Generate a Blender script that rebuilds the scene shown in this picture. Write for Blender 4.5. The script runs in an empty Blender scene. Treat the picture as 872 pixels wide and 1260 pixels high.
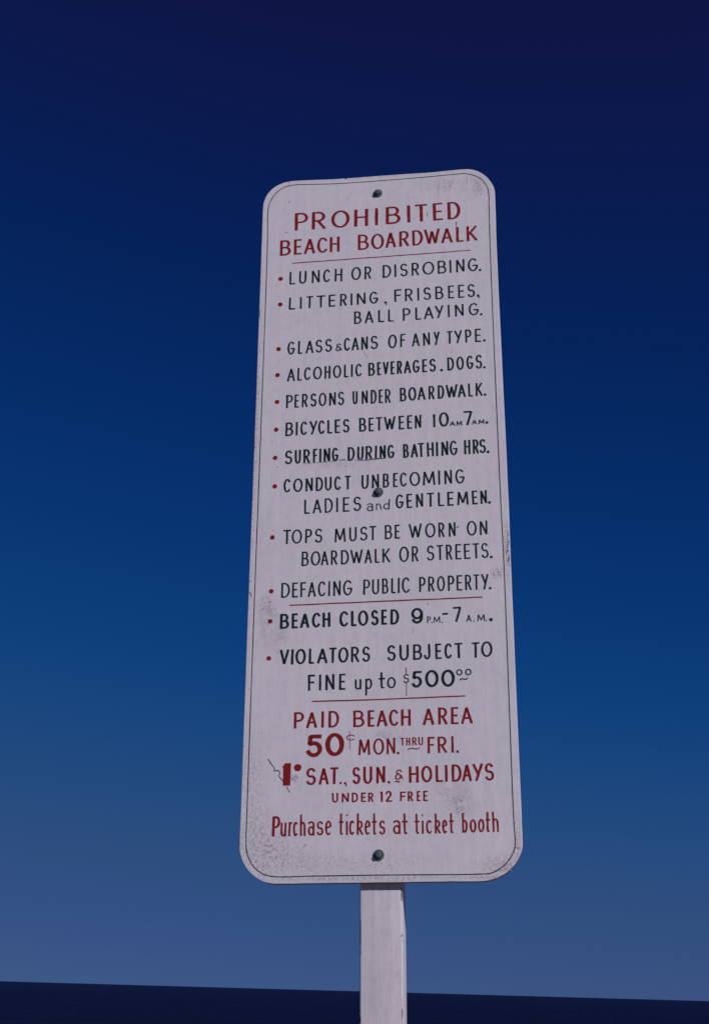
import bpy, bmesh, math, random
from mathutils import Vector, Matrix, noise

random.seed(7)
scene = bpy.context.scene
COL = scene.collection

# ------------------------------------------------------------------ camera
EYE = 1.60
cam_data = bpy.data.cameras.new('camera')
cam_data.sensor_fit = 'VERTICAL'
cam_data.sensor_height = 36.0
cam_data.lens = 1644.77 / 1260.0 * 36.0
cam_data.clip_start = 0.05
cam_data.clip_end = 60000.0
cam = bpy.data.objects.new('camera', cam_data)
COL.objects.link(cam)
cr = Vector((0.99286659, 0.11626105, 0.02644433))
cu = Vector((0.01451383, -0.33799267, 0.94103682))
cb = -Vector((-0.11834392, 0.93394021, 0.33726902))
m = Matrix((cr, cu, cb)).transposed().to_4x4()
m.translation = (0, 0, EYE)
cam.matrix_world = m
scene.camera = cam

# ------------------------------------------------------------------ light
SUN_EL, SUN_AZ = math.radians(33), math.radians(130)      # azimuth clockwise from +Y
sun_dir = Vector((math.sin(SUN_AZ) * math.cos(SUN_EL), math.cos(SUN_AZ) * math.cos(SUN_EL), math.sin(SUN_EL)))
sd = bpy.data.lights.new('sun', 'SUN')
sd.energy = 5.0
sd.angle = math.radians(0.5)
sd.color = (1.0, 0.96, 0.92)
sun = bpy.data.objects.new('sun', sd)
sun.rotation_euler = sun_dir.to_track_quat('Z', 'Y').to_euler()
sun.location = sun_dir * 30
COL.objects.link(sun)

world = bpy.data.worlds.new('World')
scene.world = world
world.use_nodes = True
nt = world.node_tree
bg = nt.nodes['Background']
sky = nt.nodes.new('ShaderNodeTexSky')
sky.sky_type = 'NISHITA'
sky.sun_disc = False
sky.sun_elevation = SUN_EL
sky.sun_rotation = SUN_AZ
sky.air_density = 0.5
sky.dust_density = 0.0
sky.ozone_density = 3.0
s1 = nt.nodes.new('ShaderNodeVectorMath'); s1.operation = 'SCALE'; s1.inputs['Scale'].default_value = 0.1
crv = nt.nodes.new('ShaderNodeRGBCurve')                 # the slide film's deep, polarised blue
mp = crv.mapping
mp.use_clip = True
mp.extend = 'HORIZONTAL'
S2L = lambda c: (c / 255 / 12.92) if c <= 10 else ((c / 255 + .055) / 1.055) ** 2.4
def setc(i, pts):
    cv = mp.curves[i]
    cv.points[0].location = (pts[0][0], S2L(pts[0][1]) * 3)
    cv.points[1].location = (pts[-1][0], S2L(pts[-1][1]) * 3)
    for x, y in pts[1:-1]:
        cv.points.new(x, S2L(y) * 3)
setc(0, [(0.0, 18), (.031, 17), (.0373, 14), (.045, 9), (.0522, 6), (.065, 6), (.0785, 7), (.10, 11), (.123, 16), (.197, 34), (.298, 46), (.436, 52), (.6, 57), (.8, 60), (1, 64)])
setc(1, [(0.0, 13), (.052, 16), (.0701, 22), (.0976, 35), (.146, 50), (.226, 64), (.352, 74), (.503, 78), (.67, 81), (.83, 83), (.92, 86), (1, 88)])
setc(2, [(0.0, 42), (.116, 57), (.153, 71), (.209, 91), (.3025, 110), (.4446, 123), (.629, 127), (.794, 127), (.91, 131), (.95, 133), (1, 134)])
mp.update()
s2 = nt.nodes.new('ShaderNodeVectorMath'); s2.operation = 'SCALE'
EXPO = -0.9
s2.inputs['Scale'].default_value = 10 / 3 / 2 ** EXPO
nt.links.new(sky.outputs[0], s1.inputs[0])
nt.links.new(s1.outputs[0], crv.inputs['Color'])
nt.links.new(crv.outputs[0], s2.inputs[0])
nt.links.new(s2.outputs[0], bg.inputs['Color'])
bg.inputs['Strength'].default_value = 0.1

scene.view_settings.view_transform = 'Standard'
scene.view_settings.look = 'None'
scene.view_settings.gamma = 1.0
scene.view_settings.exposure = EXPO

TEXT = [
 ('red hand-painted word PROHIBITED at the head of the board', 'red',
  [('P',64.9,91.9,1246.2,1287.3,0.002,5.83,3.56),('R',98.8,126.6,1246.2,1287.1,0.002,5.81,3.55),('O',137.2,173.7,1246.3,1287,0.002,5.79,3.54),('H',182.8,210.4,1246.4,1286.9,0.002,5.77,3.53),('I',222.8,230.2,1246.5,1286.7,0.002,5.76,3.52),('B',245,273.8,1247.6,1287.9,0.015,5.75,3.51),('I',286.2,293.6,1248.1,1288.4,0.015,5.73,3.5),('T',301.2,327.2,1248.5,1288.8,0.015,5.72,3.5),('E',336.8,357.2,1249,1289.3,0.015,5.71,3.49),('D',365.4,390.4,1249.4,1289.8,0.015,5.69,3.48)],
  []),
 ('red hand-painted words BEACH BOARDWALK', 'red',
  [('B',37.1,58.7,1190,1225.6,0.009,4.83,3.38),('E',64.8,80.8,1190.2,1225.8,0.009,4.82,3.37),('A',84.6,106.7,1190.4,1226,0.009,4.81,3.37),('C',110.3,130.9,1190.7,1226.2,0.009,4.8,3.36),('H',135.1,154.3,1190.9,1226.4,0.009,4.79,3.35),('B',189.9,211.8,1191.8,1227.2,-0.013,4.77,3.34),('O',215.9,241.3,1191.4,1226.8,-0.013,4.76,3.33),('A',243.9,264.3,1193.2,1228.5,0.022,4.75,3.32),('R',270.6,289.6,1193.8,1229,0.022,4.74,3.32),('D',295.6,316.8,1194.3,1229.4,0.022,4.73,3.31),('W',319.5,350.1,1195,1229.9,0.022,4.72,3.3),('A',351.9,374.1,1195.6,1230.4,0.022,4.71,3.3),('L',380.3,395.7,1196.2,1230.8,0.022,4.7,3.29),('K',400.5,421.5,1196.7,1231.2,0.022,4.69,3.28)],
  []),
 ('green-black line of lettering LUNCH OR DISROBING.', 'dark',
  [('L',57.3,69.6,1122.9,1152.1,0.006,3.66,3.02),('U',75.9,90.4,1123.1,1152.2,0.006,3.65,3.02),('N',101,116.8,1123.2,1152.3,0.006,3.65,3.01),('C',122.8,136.7,1123.4,1152.5,0.006,3.64,3.01),('H',145.4,160.3,1123.5,1152.6,0.006,3.63,3),('O',177.4,196.4,1124.4,1153.8,0.019,3.62,2.99),('R',202.9,216.4,1124.8,1153.4,0.019,3.62,2.99),('D',237.7,254.4,1125.5,1154.2,0.016,3.61,2.98),('I',260.6,264.6,1125.7,1154.5,0.016,3.6,2.97),('S',271.3,286.9,1126,1154.9,0.016,3.6,2.97),('R',293.7,308.1,1126.4,1155.3,0.016,3.59,2.97),('O',314.3,337.1,1126.7,1155.8,0.016,3.58,2.96),('B',343.8,360.6,1127.2,1156.3,0.016,3.57,2.95),('I',366.5,370,1127.4,1156.7,0.016,3.57,2.95),('N',378.5,394.5,1127.7,1157,0.016,3.57,2.95),('G',401.2,420.6,1128.1,1157.5,0.016,3.56,2.94)],
  [('o', 423.9, 1130.1, 2.65)]),
 ('green-black line of lettering LITTERING, FRISBEES,', 'dark',
  [('L',57.5,70.3,1066.7,1093.8,0.015,3.63,3),('I',78.9,82.5,1067,1094,0.015,3.62,2.99),('T',90.6,104.7,1067.3,1094.3,0.015,3.62,2.99),('T',110.9,128.4,1067.6,1094.5,0.015,3.61,2.98),('E',134.4,147.8,1067.9,1094.8,0.015,3.6,2.98),('R',155.9,169.4,1068.3,1095.1,0.015,3.6,2.97),('I',176.4,180.1,1068.5,1095.3,0.015,3.59,2.97),('N',188.5,205.6,1068.8,1095.5,0.015,3.59,2.96),('G',212.3,229.7,1069.2,1095.8,0.015,3.58,2.96),('F',260.2,274.8,1070.1,1098,0.008,3.57,2.95),('R',280.2,295.4,1070.2,1098.3,0.008,3.56,2.94),('I',303.6,307.6,1070.4,1098.6,0.008,3.56,2.94),('S',314.8,330.2,1070.5,1098.8,0.008,3.55,2.93),('B',337.9,353.8,1070.7,1099.2,0.008,3.55,2.93),('E',362,373.9,1070.9,1099.5,0.008,3.54,2.92),('E',381.1,392.9,1071.1,1099.8,0.008,3.53,2.92),('S',398.2,413.3,1071.2,1100.1,0.008,3.53,2.91)],
  [('o', 243.3, 1070.6, 2.67),('p', [(244.4, 1069.9), (245.5, 1067.4), (244.4, 1064.4)], 2.16),('o', 418.4, 1073.8, 2.62),('p', [(419.7, 1073.4), (420.7, 1071.2), (419.6, 1068.2)], 2.16)]),
 ('green-black line of lettering BALL PLAYING.', 'dark',
  [('B',183.3,197.9,1027,1054.6,0.008,3.57,2.95),('A',203.8,220.6,1027.2,1054.7,0.008,3.56,2.94),('L',229.3,241.3,1027.7,1054.6,-0.003,3.55,2.94),('L',247.9,259.3,1027.7,1054.6,-0.003,3.55,2.93),('P',275.8,290.9,1027.8,1055.6,0.027,3.54,2.93),('L',299.6,311,1028.4,1056,0.027,3.53,2.92),('A',315.4,333.9,1028.9,1056.4,0.027,3.53,2.92),('Y',336.6,352.9,1029.5,1056.9,0.027,3.52,2.91),('I',360.8,364.5,1029.9,1057.2,0.027,3.52,2.91),('N',374,390.5,1030.5,1057.7,0.027,3.51,2.9),('G',399.7,419.4,1031.2,1058.2,0.027,3.51,2.9)],
  [('o', 422.9, 1032.7, 2.61)]),
 ('green-black line of lettering GLASS & CANS OF ANY TYPE.', 'dark',
  [('G',56.9,71.6,968.5,996.9,0.016,3.57,2.95),('L',77.2,86.5,968.8,997.2,0.016,3.57,2.95),('A',91.6,107.1,969.1,997.5,0.016,3.56,2.94),('S',110.2,124.4,969.4,997.7,0.016,3.56,2.94),('S',128.3,142.4,969.7,998,0.016,3.55,2.94),('&',148.3,161,969.5,987,-0.015,2.62,2.16),('C',164.2,176.1,970,998.1,0.003,3.54,2.93),('A',178.8,192.8,970.1,998.5,0.003,3.54,2.92),('N',197.3,210,970.1,998.9,0.003,3.53,2.92),('S',214.5,229,970.2,999.3,0.003,3.53,2.91),('O',247.6,264.2,970.2,999.6,0.089,3.52,2.91),('F',270,281,972,999.9,0.089,3.51,2.9),('A',292.3,307.2,971.7,1000.2,0.009,3.51,2.9),('N',313.2,326.3,971.9,1000.3,0.009,3.5,2.89),('Y',332.9,344.1,972,1000.5,0.009,3.49,2.89),('T',357.2,368.6,973,1000.4,0.014,3.49,2.88),('Y',372,386.4,973.2,1000.9,0.014,3.48,2.88),('P',391.6,403.8,973.4,1001.5,0.014,3.48,2.87),('E',409.8,421.4,973.7,1002,0.014,3.47,2.87)],
  [('o', 427.0, 976.2, 2.58)]),
 ('green-black line of lettering ALCOHOLIC BEVERAGES, DOGS.', 'dark',
  [('A',57.7,72.8,911.5,939.1,0.02,3.54,2.93),('L',77.1,86.3,911.8,939.4,0.02,3.54,2.92),('C',89.5,102.2,912.1,939.6,0.02,3.53,2.92),('O',106.7,123.8,912.5,939.9,0.02,3.53,2.91),('H',128.3,139.6,912.8,940.2,0.02,3.52,2.91),('O',144.1,160.1,913.2,940.5,0.02,3.52,2.91),('L',164.9,174.3,913.5,940.8,0.02,3.51,2.9),('I',178.3,181.4,913.7,941,0.02,3.51,2.9),('C',186.1,198.7,914,941.2,0.02,3.51,2.9),('B',210.4,223.3,914.2,941.9,0.015,3.8,3.04),('E',226.9,235,914.4,942.1,0.015,3.8,3.04),('V',237.6,249.1,914.6,942.3,0.015,3.79,3.04),('E',252,260.3,914.8,942.5,0.015,3.79,3.03),('R',263.7,273.4,915,942.7,0.015,3.79,3.03),('A',276.7,290.3,915.2,942.9,0.015,3.78,3.03),('G',292.9,306.4,915.4,943.1,0.015,3.78,3.02),('E',310.5,320.7,915.7,943.3,0.015,3.77,3.02),('S',323.5,336.5,915.9,943.5,0.015,3.77,3.01),('D',357.2,370.1,916.6,944.4,0.013,3.76,3.01),('O',374,388.2,916.8,945.1,0.013,3.75,3),('G',392.6,405.5,917.1,945.9,0.013,3.75,3),('S',408.6,421.7,917.3,946.6,0.013,3.74,2.99)],
  [('o', 346.3, 918.5, 2.84),('p', [(347.4, 917.8), (348.1, 916.0)], 1.87),('o', 425.1, 919.6, 2.56)]),
 ('green-black line of lettering PERSONS UNDER BOARDWALK.', 'dark',
  [('P',57.2,70.4,855.4,882.9,0.008,3.51,2.9),('E',73,81.9,855.5,883.1,0.008,3.51,2.9),('R',86.6,97.9,855.6,883.4,0.008,3.5,2.89),('S',102.4,114.7,855.7,883.7,0.008,3.5,2.89),('O',118.1,132.9,855.8,884,0.008,3.49,2.89),('N',137.9,150.7,856,884.3,0.008,3.49,2.88),('S',153.8,166.3,856.1,884.6,0.008,3.48,2.88),('U',181.2,191,856.5,883.9,-0.011,3.48,2.87),('N',198.1,209.7,856.3,884.2,-0.011,3.47,2.87),('D',214.9,226.1,856.1,884.4,-0.011,3.47,2.86),('E',229.7,238.2,856,884.6,-0.011,3.46,2.86),('R',241.4,252.2,855.8,884.8,-0.011,3.46,2.86),('B',268.9,281.3,857.6,885.9,0.022,3.75,3),('O',284.4,299.4,857.9,886.2,0.022,3.75,3),('A',301.2,316.1,858.3,886.4,0.022,3.74,2.99),('R',321.3,332.6,858.7,886.7,0.022,3.73,2.99),('D',338.5,350.5,859.1,887,0.022,3.73,2.98),('W',353.1,374.9,859.5,887.3,0.022,3.72,2.98),('A',374.9,389.7,859.9,887.5,0.022,3.72,2.97),('L',394,403.2,860.3,887.8,0.022,3.71,2.97),('K',407.3,420.3,860.7,888,0.022,3.71,2.97)],
  [('o', 424.5, 863.1, 2.54)]),
 ('green-black line of lettering BICYCLES BETWEEN 10AM 7AM.', 'dark',
  [('B',57.1,72.2,797.8,825.9,0.014,3.78,3.03),('I',76.8,80.2,798,826.1,0.014,3.78,3.02),('C',85.2,98.1,798.2,826.3,0.014,3.77,3.02),('Y',101.5,116.3,798.4,826.5,0.014,3.77,3.02),('C',118.1,130.6,798.7,826.7,0.014,3.76,3.01),('L',135.2,145,798.9,826.9,0.014,3.76,3.01),('E',148.7,159.5,799.1,827.1,0.014,3.76,3),('S',163.4,176.5,799.3,827.3,0.014,3.75,3),('B',193.8,207.2,799.6,827.7,-0.02,3.74,2.99),('E',211.1,221.3,799.3,827.5,-0.02,3.74,2.99),('T',224.1,236.4,799.9,827.8,0.012,3.73,2.98),('W',239.5,260.8,800.2,828,0.012,3.72,2.98),('E',265.9,276.9,800.4,828.3,0.012,3.72,2.97),('E',281.2,291.4,800.6,828.5,0.012,3.71,2.97),('N',295.3,307.3,800.8,828.6,0.012,3.71,2.97),('1',327.7,333.5,801.4,829.5,0.002,3.85,2.96),('0',339.4,357.7,801.9,831.3,-0.006,3.99,3.25),('A',358.7,368.9,802.3,812.2,0.006,2.06,1.92),('M',370.6,381.5,802.4,812.3,0.006,2.06,1.91),('7',384.3,400.8,802.5,831.3,0.015,3.98,3.24),('A',398.7,408.1,803.3,813.1,0.012,2.06,1.91),('M',410.6,421.5,803.5,813.1,0.012,2.05,1.91)],
  [('o', 425.9, 806.1, 2.77)]),
 ('green-black line of lettering SURFING DURING BATHING HRS.', 'dark',
  [('S',57.2,72.1,740.7,768.6,0.015,3.9,3),('U',76,87.6,741,768.9,0.015,3.89,3),('R',92,104.3,741.2,769.2,0.015,3.89,2.99),('F',109.5,118.5,741.5,769.5,0.015,3.88,2.99),('I',121.5,124.6,741.6,769.6,0.015,3.88,2.98),('N',129.2,141.5,741.8,769.8,0.015,3.88,2.98),('G',144.1,156.4,742,770.1,0.015,3.87,2.98),('D',173,186.3,742.1,769.6,0.017,3.86,2.97),('U',190.2,202.1,742.4,769.8,0.017,3.86,2.97),('R',205.5,218.2,742.7,770.1,0.017,3.85,2.96),('I',222.5,226.1,742.9,770.3,0.017,3.85,2.96),('N',230.9,242.4,743.1,770.5,0.017,3.84,2.96),('G',245.1,258.3,743.1,770.5,-0.008,3.84,2.95),('B',273.8,284.4,742.8,770.5,0.009,3.83,2.95),('A',287.4,300.8,742.9,770.9,0.009,3.82,2.94),('T',300.1,312.7,743,771.3,0.009,3.82,2.94),('H',316.8,329.4,743.2,771.8,0.009,3.81,2.93),('I',333.2,336.7,743.3,772.1,0.009,3.81,2.93),('N',342.5,355.1,743.4,772.5,0.009,3.81,2.93),('G',357.6,372.2,743.5,773,0.009,3.8,2.92),('H',383.5,394.8,744.3,773.2,0.034,3.79,2.92),('R',399,409.8,744.8,773.4,0.034,3.79,2.91),('S',410.3,422.8,745.3,773.6,0.034,3.79,2.91)],
  [('o', 425.9, 747.4, 2.74)]),
 ('green-black line of lettering CONDUCT UNBECOMING', 'dark',
  [('C',56.8,69.6,684.5,711.6,0.007,3.72,2.97),('O',74.2,91.8,684.6,711.8,0.007,3.71,2.97),('N',96.9,110.4,684.8,712,0.007,3.7,2.96),('D',115.5,129,684.9,712.2,0.007,3.7,2.96),('U',132,144.7,685,712.4,0.007,3.69,2.95),('C',149,161.2,685.1,712.6,0.007,3.69,2.95),('T',167.6,179.5,685.3,712.8,0.007,3.68,2.95),('U',197.9,211.1,685.1,713,0.023,3.67,2.94),('N',216.9,230.2,685.6,713.5,0.023,3.67,2.93),('B',236.5,248.1,685.9,713.7,0.012,3.51,2.78),('E',254.9,263.7,686.1,714,0.012,3.51,2.78),('C',267.4,280,686.3,714.2,0.012,3.5,2.77),('O',284.5,303.8,686.5,714.5,0.012,3.5,2.77),('M',308.3,330.6,686.8,715,0.012,3.49,2.76),('I',335.8,339.3,687.1,715.3,0.012,3.48,2.76),('N',346.8,360.5,687.2,715.5,0.012,3.48,2.75),('G',366.2,383.2,687.5,715.9,0.012,3.47,2.75)],
  []),
 ('green-black line of lettering LADIES and GENTLEMEN.', 'dark',
  [('L',95.4,106.3,641.2,669.3,0.017,3.38,2.8),('A',110.8,127,641.5,669.6,0.017,3.38,2.79),('D',132.3,147.2,641.8,670,0.017,3.37,2.79),('I',153,156.3,642.1,670.2,0.017,3.37,2.78),('E',164.8,177.4,642.3,670.5,0.017,3.36,2.78),('S',183.2,198.3,642.7,670.9,0.017,3.36,2.77),('a',207.9,219.5,641.3,656.9,0.017,2.18,1.89),('n',223.4,234.9,643.1,656.9,0.049,2.04,1.74),('d',237.1,249.2,643.4,663.5,0.014,2.18,1.89),('G',259.1,274,644.2,671.7,0.015,3.63,2.9),('E',278.8,289.5,644.4,671.9,0.015,3.62,2.9),('N',295.7,308.6,644.7,672,0.015,3.62,2.89),('T',314.4,328.5,645,672.2,0.015,3.61,2.89),('L',334.7,346.1,645.3,672.4,0.015,3.6,2.88),('E',351.1,362.7,645.5,672.5,0.015,3.6,2.88),('M',368.4,388.7,645.9,672.7,0.015,3.59,2.87),('E',394.8,405.2,646.2,672.9,0.015,3.58,2.87),('N',409.6,421.2,646.4,673.1,0.015,3.58,2.86)],
  [('o', 425.0, 648.7, 2.7)]),
 ('green-black line of lettering TOPS MUST BE WORN ON', 'dark',
  [('T',58.3,72.9,584.8,612.1,0.001,3.37,2.78),('O',73.9,92.7,584.8,612.1,0.001,3.36,2.78),('P',98,110.5,584.9,612.1,0.001,3.35,2.77),('S',114.8,129.3,584.9,612.1,0.001,3.35,2.77),('M',150.3,170.5,584.4,611.9,0.022,3.34,2.76),('U',176.7,190.2,584.9,612.3,0.022,3.33,2.75),('S',195.2,209.6,585.4,612.6,0.022,3.32,2.75),('T',212.1,225,585.7,612.8,0.022,3.32,2.74),('B',239.8,253.2,586.6,613.6,0.022,3.31,2.74),('E',257.2,267,586.9,613.6,0.022,3.31,2.73),('W',282.4,305.8,586.5,614.1,-0.001,3.3,2.72),('O',310.7,329.2,586.5,614.1,-0.001,3.29,2.72),('R',334.1,345.1,586.4,614.1,-0.001,3.28,2.71),('N',352,364.2,586.4,614.2,-0.001,3.28,2.71),('O',383.8,401.4,587.1,615,0.026,3.27,2.7),('N',406.3,419.7,587.6,614.9,0.026,3.26,2.69)],
  [('p', [(365.3, 602.9), (367.5, 603.3), (370.0, 606.9)], 1.44)]),
 ('green-black line of lettering BOARDWALK OR STREETS.', 'dark',
  [('B',92.6,105.5,541.8,569.2,0.007,3.33,2.75),('O',108.7,125.9,541.9,569.2,0.007,3.33,2.75),('A',126.7,140.3,542,569.3,0.007,3.32,2.74),('R',144.5,156.4,542.1,569.3,0.007,3.32,2.74),('D',162.1,176.7,542.3,569.3,0.007,3.31,2.73),('W',179.2,201.5,542.4,569.4,0.007,3.3,2.73),('A',203.9,217,542.6,569.4,0.007,3.3,2.72),('L',221.9,230.6,542.7,569.5,0.007,3.29,2.72),('K',235.2,249.2,542.8,569.5,0.007,3.29,2.72),('O',264.7,281.9,542.4,571.6,0.014,3.28,2.71),('R',286.8,298.3,542.6,571.5,0.014,3.27,2.7),('S',312.5,326.6,543.3,571.7,0.01,3.27,2.7),('T',330.3,342.2,543.4,571.9,0.01,3.26,2.69),('R',346.6,357.6,543.6,572.1,0.01,3.26,2.69),('E',362.9,373.4,543.7,572.3,0.01,3.25,2.69),('E',377.5,389.2,543.9,572.4,0.01,3.25,2.68),('T',392.8,405,544,572.6,0.01,3.24,2.68),('S',407.4,420.7,544.2,572.8,0.01,3.24,2.68)],
  [('o', 424.6, 545.9, 2.65)]),
 ('green-black line of lettering DEFACING PUBLIC PROPERTY.', 'dark',
  [('D',57.6,73.2,484,511.8,0.004,3.31,2.73),('E',76.9,87.5,484.1,511.9,0.004,3.31,2.73),('F',91.7,102.3,484.2,512.1,0.004,3.3,2.73),('A',104.5,118.8,484.2,512.2,0.004,3.3,2.72),('C',122.5,136.1,484.3,512.4,0.004,3.29,2.72),('I',140.5,143.9,484.3,512.5,0.004,3.29,2.72),('N',149.1,162.4,484.4,512.6,0.004,3.28,2.71),('G',166.3,183.2,484.5,512.8,0.004,3.28,2.71),('P',201.6,213.8,484.5,512.9,0,3.27,2.7),('U',217,229.6,484.5,512.8,0,3.26,2.7),('B',234.5,245.9,485.4,513.3,0,3.26,2.69),('L',250.3,258.8,485.4,513.6,0,3.25,2.69),('I',261.8,265.2,485.4,513.9,0,3.25,2.69),('C',269.1,283.1,485.4,514.2,0,3.25,2.68),('P',298.9,310.3,486.1,513.8,0.004,3.24,2.68),('R',314.4,325.5,486.1,514,0.004,3.23,2.67),('O',329.7,343.7,486.2,514.2,0.004,3.23,2.67),('P',348.2,359.8,486.3,514.4,0.004,3.22,2.66),('E',363.4,373.8,486.4,514.6,0.004,3.22,2.66),('R',377.9,389.4,486.4,514.8,0.004,3.22,2.66),('T',392.3,403.1,486.5,514.9,0.004,3.21,2.65),('Y',406.2,418.7,486.5,515.1,0.004,3.21,2.65)],
  [('o', 420.9, 488.8, 2.39)]),
 ('green-black line of lettering BEACH CLOSED 9 P.M.-7 A.M.', 'dark',
  [('B',56.8,73.3,427.4,454.8,0.01,4.28,3.28),('E',77.4,89.2,427.6,454.9,0.01,4.27,3.27),('A',92.1,108.7,427.8,454.9,0.01,4.26,3.27),('C',112.4,127.8,427.9,455,0.01,4.26,3.26),('H',131.4,145.3,428.1,455,0.01,4.25,3.26),('C',160.4,176.4,428,456.1,0.008,4.24,3.25),('L',180.6,191,428.1,456.2,0.008,4.23,3.24),('O',192.7,210.9,428.2,456.3,0.008,4.22,3.24),('S',215,229,428.4,456.4,0.008,4.22,3.23),('E',232.8,243.7,429.1,456.4,-0.009,4.21,3.23),('D',248.8,263.7,428.9,456.4,-0.009,4.2,3.22),('9',284.2,305.1,429.1,457.5,0.015,4.61,3.77),('P',311.6,318.3,429.3,441.5,0.011,1.81,1.67),('M',322.4,334.4,429.5,441.4,0.011,1.81,1.67),('7',355.6,370.4,429.8,457.2,0.034,3.89,3.33),('A',378.5,387.3,429.5,442.7,0.019,2.07,1.8),('M',397,410.6,429.9,442.6,0.019,2.07,1.79)],
  [('o', 319.7, 430.3, 1.19),('o', 337.3, 429.9, 1.19),('p', [(337.7, 444.9), (347.7, 445.4)], 3.17),('o', 391.4, 430.3, 1.19),('o', 412.3, 430.6, 1.18),('o', 420.1, 432.1, 3.31)]),
 ('green-black line of lettering VIOLATORS SUBJECT TO', 'dark',
  [('V',58,74.3,362.9,390.3,0.008,3.95,3.1),('I',78.2,81.5,363,390.4,0.008,3.94,3.1),('O',85.4,103.6,363.1,390.6,0.008,3.94,3.09),('L',108.2,118.1,363.3,390.8,0.008,3.93,3.09),('A',122.6,140.7,363.4,390.9,0.008,3.93,3.08),('T',142.7,156.6,363.6,391.1,0.008,3.92,3.08),('O',158.8,176.8,363.7,391.3,0.008,3.91,3.07),('R',181.1,195.1,363.9,391.5,0.008,3.9,3.07),('S',199.6,214.2,364,391.7,0.008,3.9,3.06),('S',242.4,257.9,364.4,392.5,0.011,3.88,3.05),('U',263.6,279.8,364.6,392.5,0.011,3.87,3.04),('B',286.9,302.4,364.9,392.6,0.011,3.87,3.04),('J',304.8,318.5,365.1,392.6,0.011,3.86,3.03),('E',324.4,335.6,365.3,392.6,0.011,3.85,3.03),('C',339.8,352.8,365.5,392.7,0.011,3.85,3.02),('T',356.8,371.5,365.7,392.7,0.011,3.84,3.02),('T',385.6,399.3,365.5,392.9,0.05,3.84,3.01),('O',401.6,420.9,366.4,393.9,0.05,3.83,3.01)],
  []),
 ('green-black line of lettering FINE up to $500 with raised 00', 'dark',
  [('F',107.8,121,316,344.4,0.005,3.9,3.2),('I',127,130.5,316.1,344.4,0.005,3.9,3.2),('N',137.7,153.3,316.2,344.5,0.005,3.89,3.19),('E',160.7,172.3,316.3,344.5,0.005,3.88,3.19),('u',187.8,199.2,316,344,0.036,3.18,2.63),('p',204.7,217.5,316.2,344.7,0.029,3.17,2.62),('t',227.7,239.8,316.4,345.5,0.033,3.31,2.76),('o',242.2,257.3,316.6,345.8,0.02,3.16,2.61),('s',269.4,279.8,325.1,349.4,0.042,2.2,1.92),('5',283.5,301.7,316.6,345.6,0.026,4.52,3.7),('0',306.4,329.4,316.7,346.8,0.001,4.65,3.83),('0',333.4,356.4,316.7,346.6,0.001,4.63,3.82),('0',358.7,369.5,335.7,346.7,-0.01,2.32,2.04),('0',373.5,384.5,335.5,347,-0.01,2.31,2.04)],
  [('p', [(274.5, 352.3), (274.6, 340.1)], 1.3),('p', [(275.2, 326.7), (274.9, 302.6)], 1.3),('p', [(364.5, 327.3), (366.6, 329.4), (369.4, 329.8), (372.7, 329.0), (375.5, 329.2), (377.9, 330.8)], 2.16)]),
 ('red hand-painted words PAID BEACH AREA', 'red',
  [('P',85.2,102.3,251.7,279.9,0.011,4.14,3.04),('A',105.9,124.4,251.9,280.1,0.011,4.13,3.03),('I',131.9,136,252.1,280.3,0.011,4.13,3.03),('D',143.8,161.9,252.3,280.5,0.011,4.12,3.02),('B',185.5,204.5,251.9,280.2,0.004,4.1,3.01),('E',209.7,221.4,251.9,280.2,0.004,4.09,3),('A',224.7,243,251.9,280.2,0.002,4.09,3),('C',245.3,261.5,252,280.2,0.002,4.08,2.99),('H',265,281.6,252,280.2,0.002,4.07,2.99),('A',301.4,320.4,252.5,281.4,0.005,4.06,2.98),('R',327,342.5,252.7,281.6,0.005,4.05,2.97),('E',348.3,361,252.8,281.8,0.005,4.04,2.96),('A',365.2,384.6,252.9,281.9,0.005,4.03,2.96)],
  []),
 ('red lettering 50 cents MON. THRU FRI., the figures boldest', 'red',
  [('5',106.2,134.4,202.8,240.9,-0.005,7.11,6.01),('0',138.9,170.7,203.7,243,-0.007,7.36,5.72),('M',194.1,213.9,204.6,231.9,-0.004,3.52,2.85),('O',218.6,237,204.5,232,-0.004,3.51,2.84),('N',240.9,255.3,204.9,232.5,0.011,3.51,2.83),('T',264.1,271.1,218.9,232,0.002,2.29,1.89),('H',273.4,280.4,219,232.3,0.002,2.29,1.89),('R',283.4,291.3,219,232.5,0.002,2.29,1.88),('U',293.6,301.7,219,232.8,0.002,2.29,1.88),('F',308.7,321.4,205,232.5,0.008,3.89,2.95),('R',325.3,340.7,205.2,232.7,0.008,3.88,2.94),('I',347.9,352,205.3,233,0.008,3.87,2.94)],
  [('p', [(187.5, 236.7), (183.5, 238.4), (178.1, 237.9), (174.6, 234.9), (177.0, 231.3), (181.7, 230.2), (187.1, 231.8)], 1.73),('p', [(179.5, 245.9), (179.9, 213.6)], 1.01),('o', 260.0, 206.8, 2.31),('p', [(276.0, 211.8), (280.2, 214.0), (284.9, 213.7), (289.5, 212.9), (292.9, 213.3), (295.7, 214.8)], 1.87),('o', 357.7, 207.0, 2.29)]),
 ('red lettering SAT., SUN. & HOLIDAYS after a bold figure 1', 'red',
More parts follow.
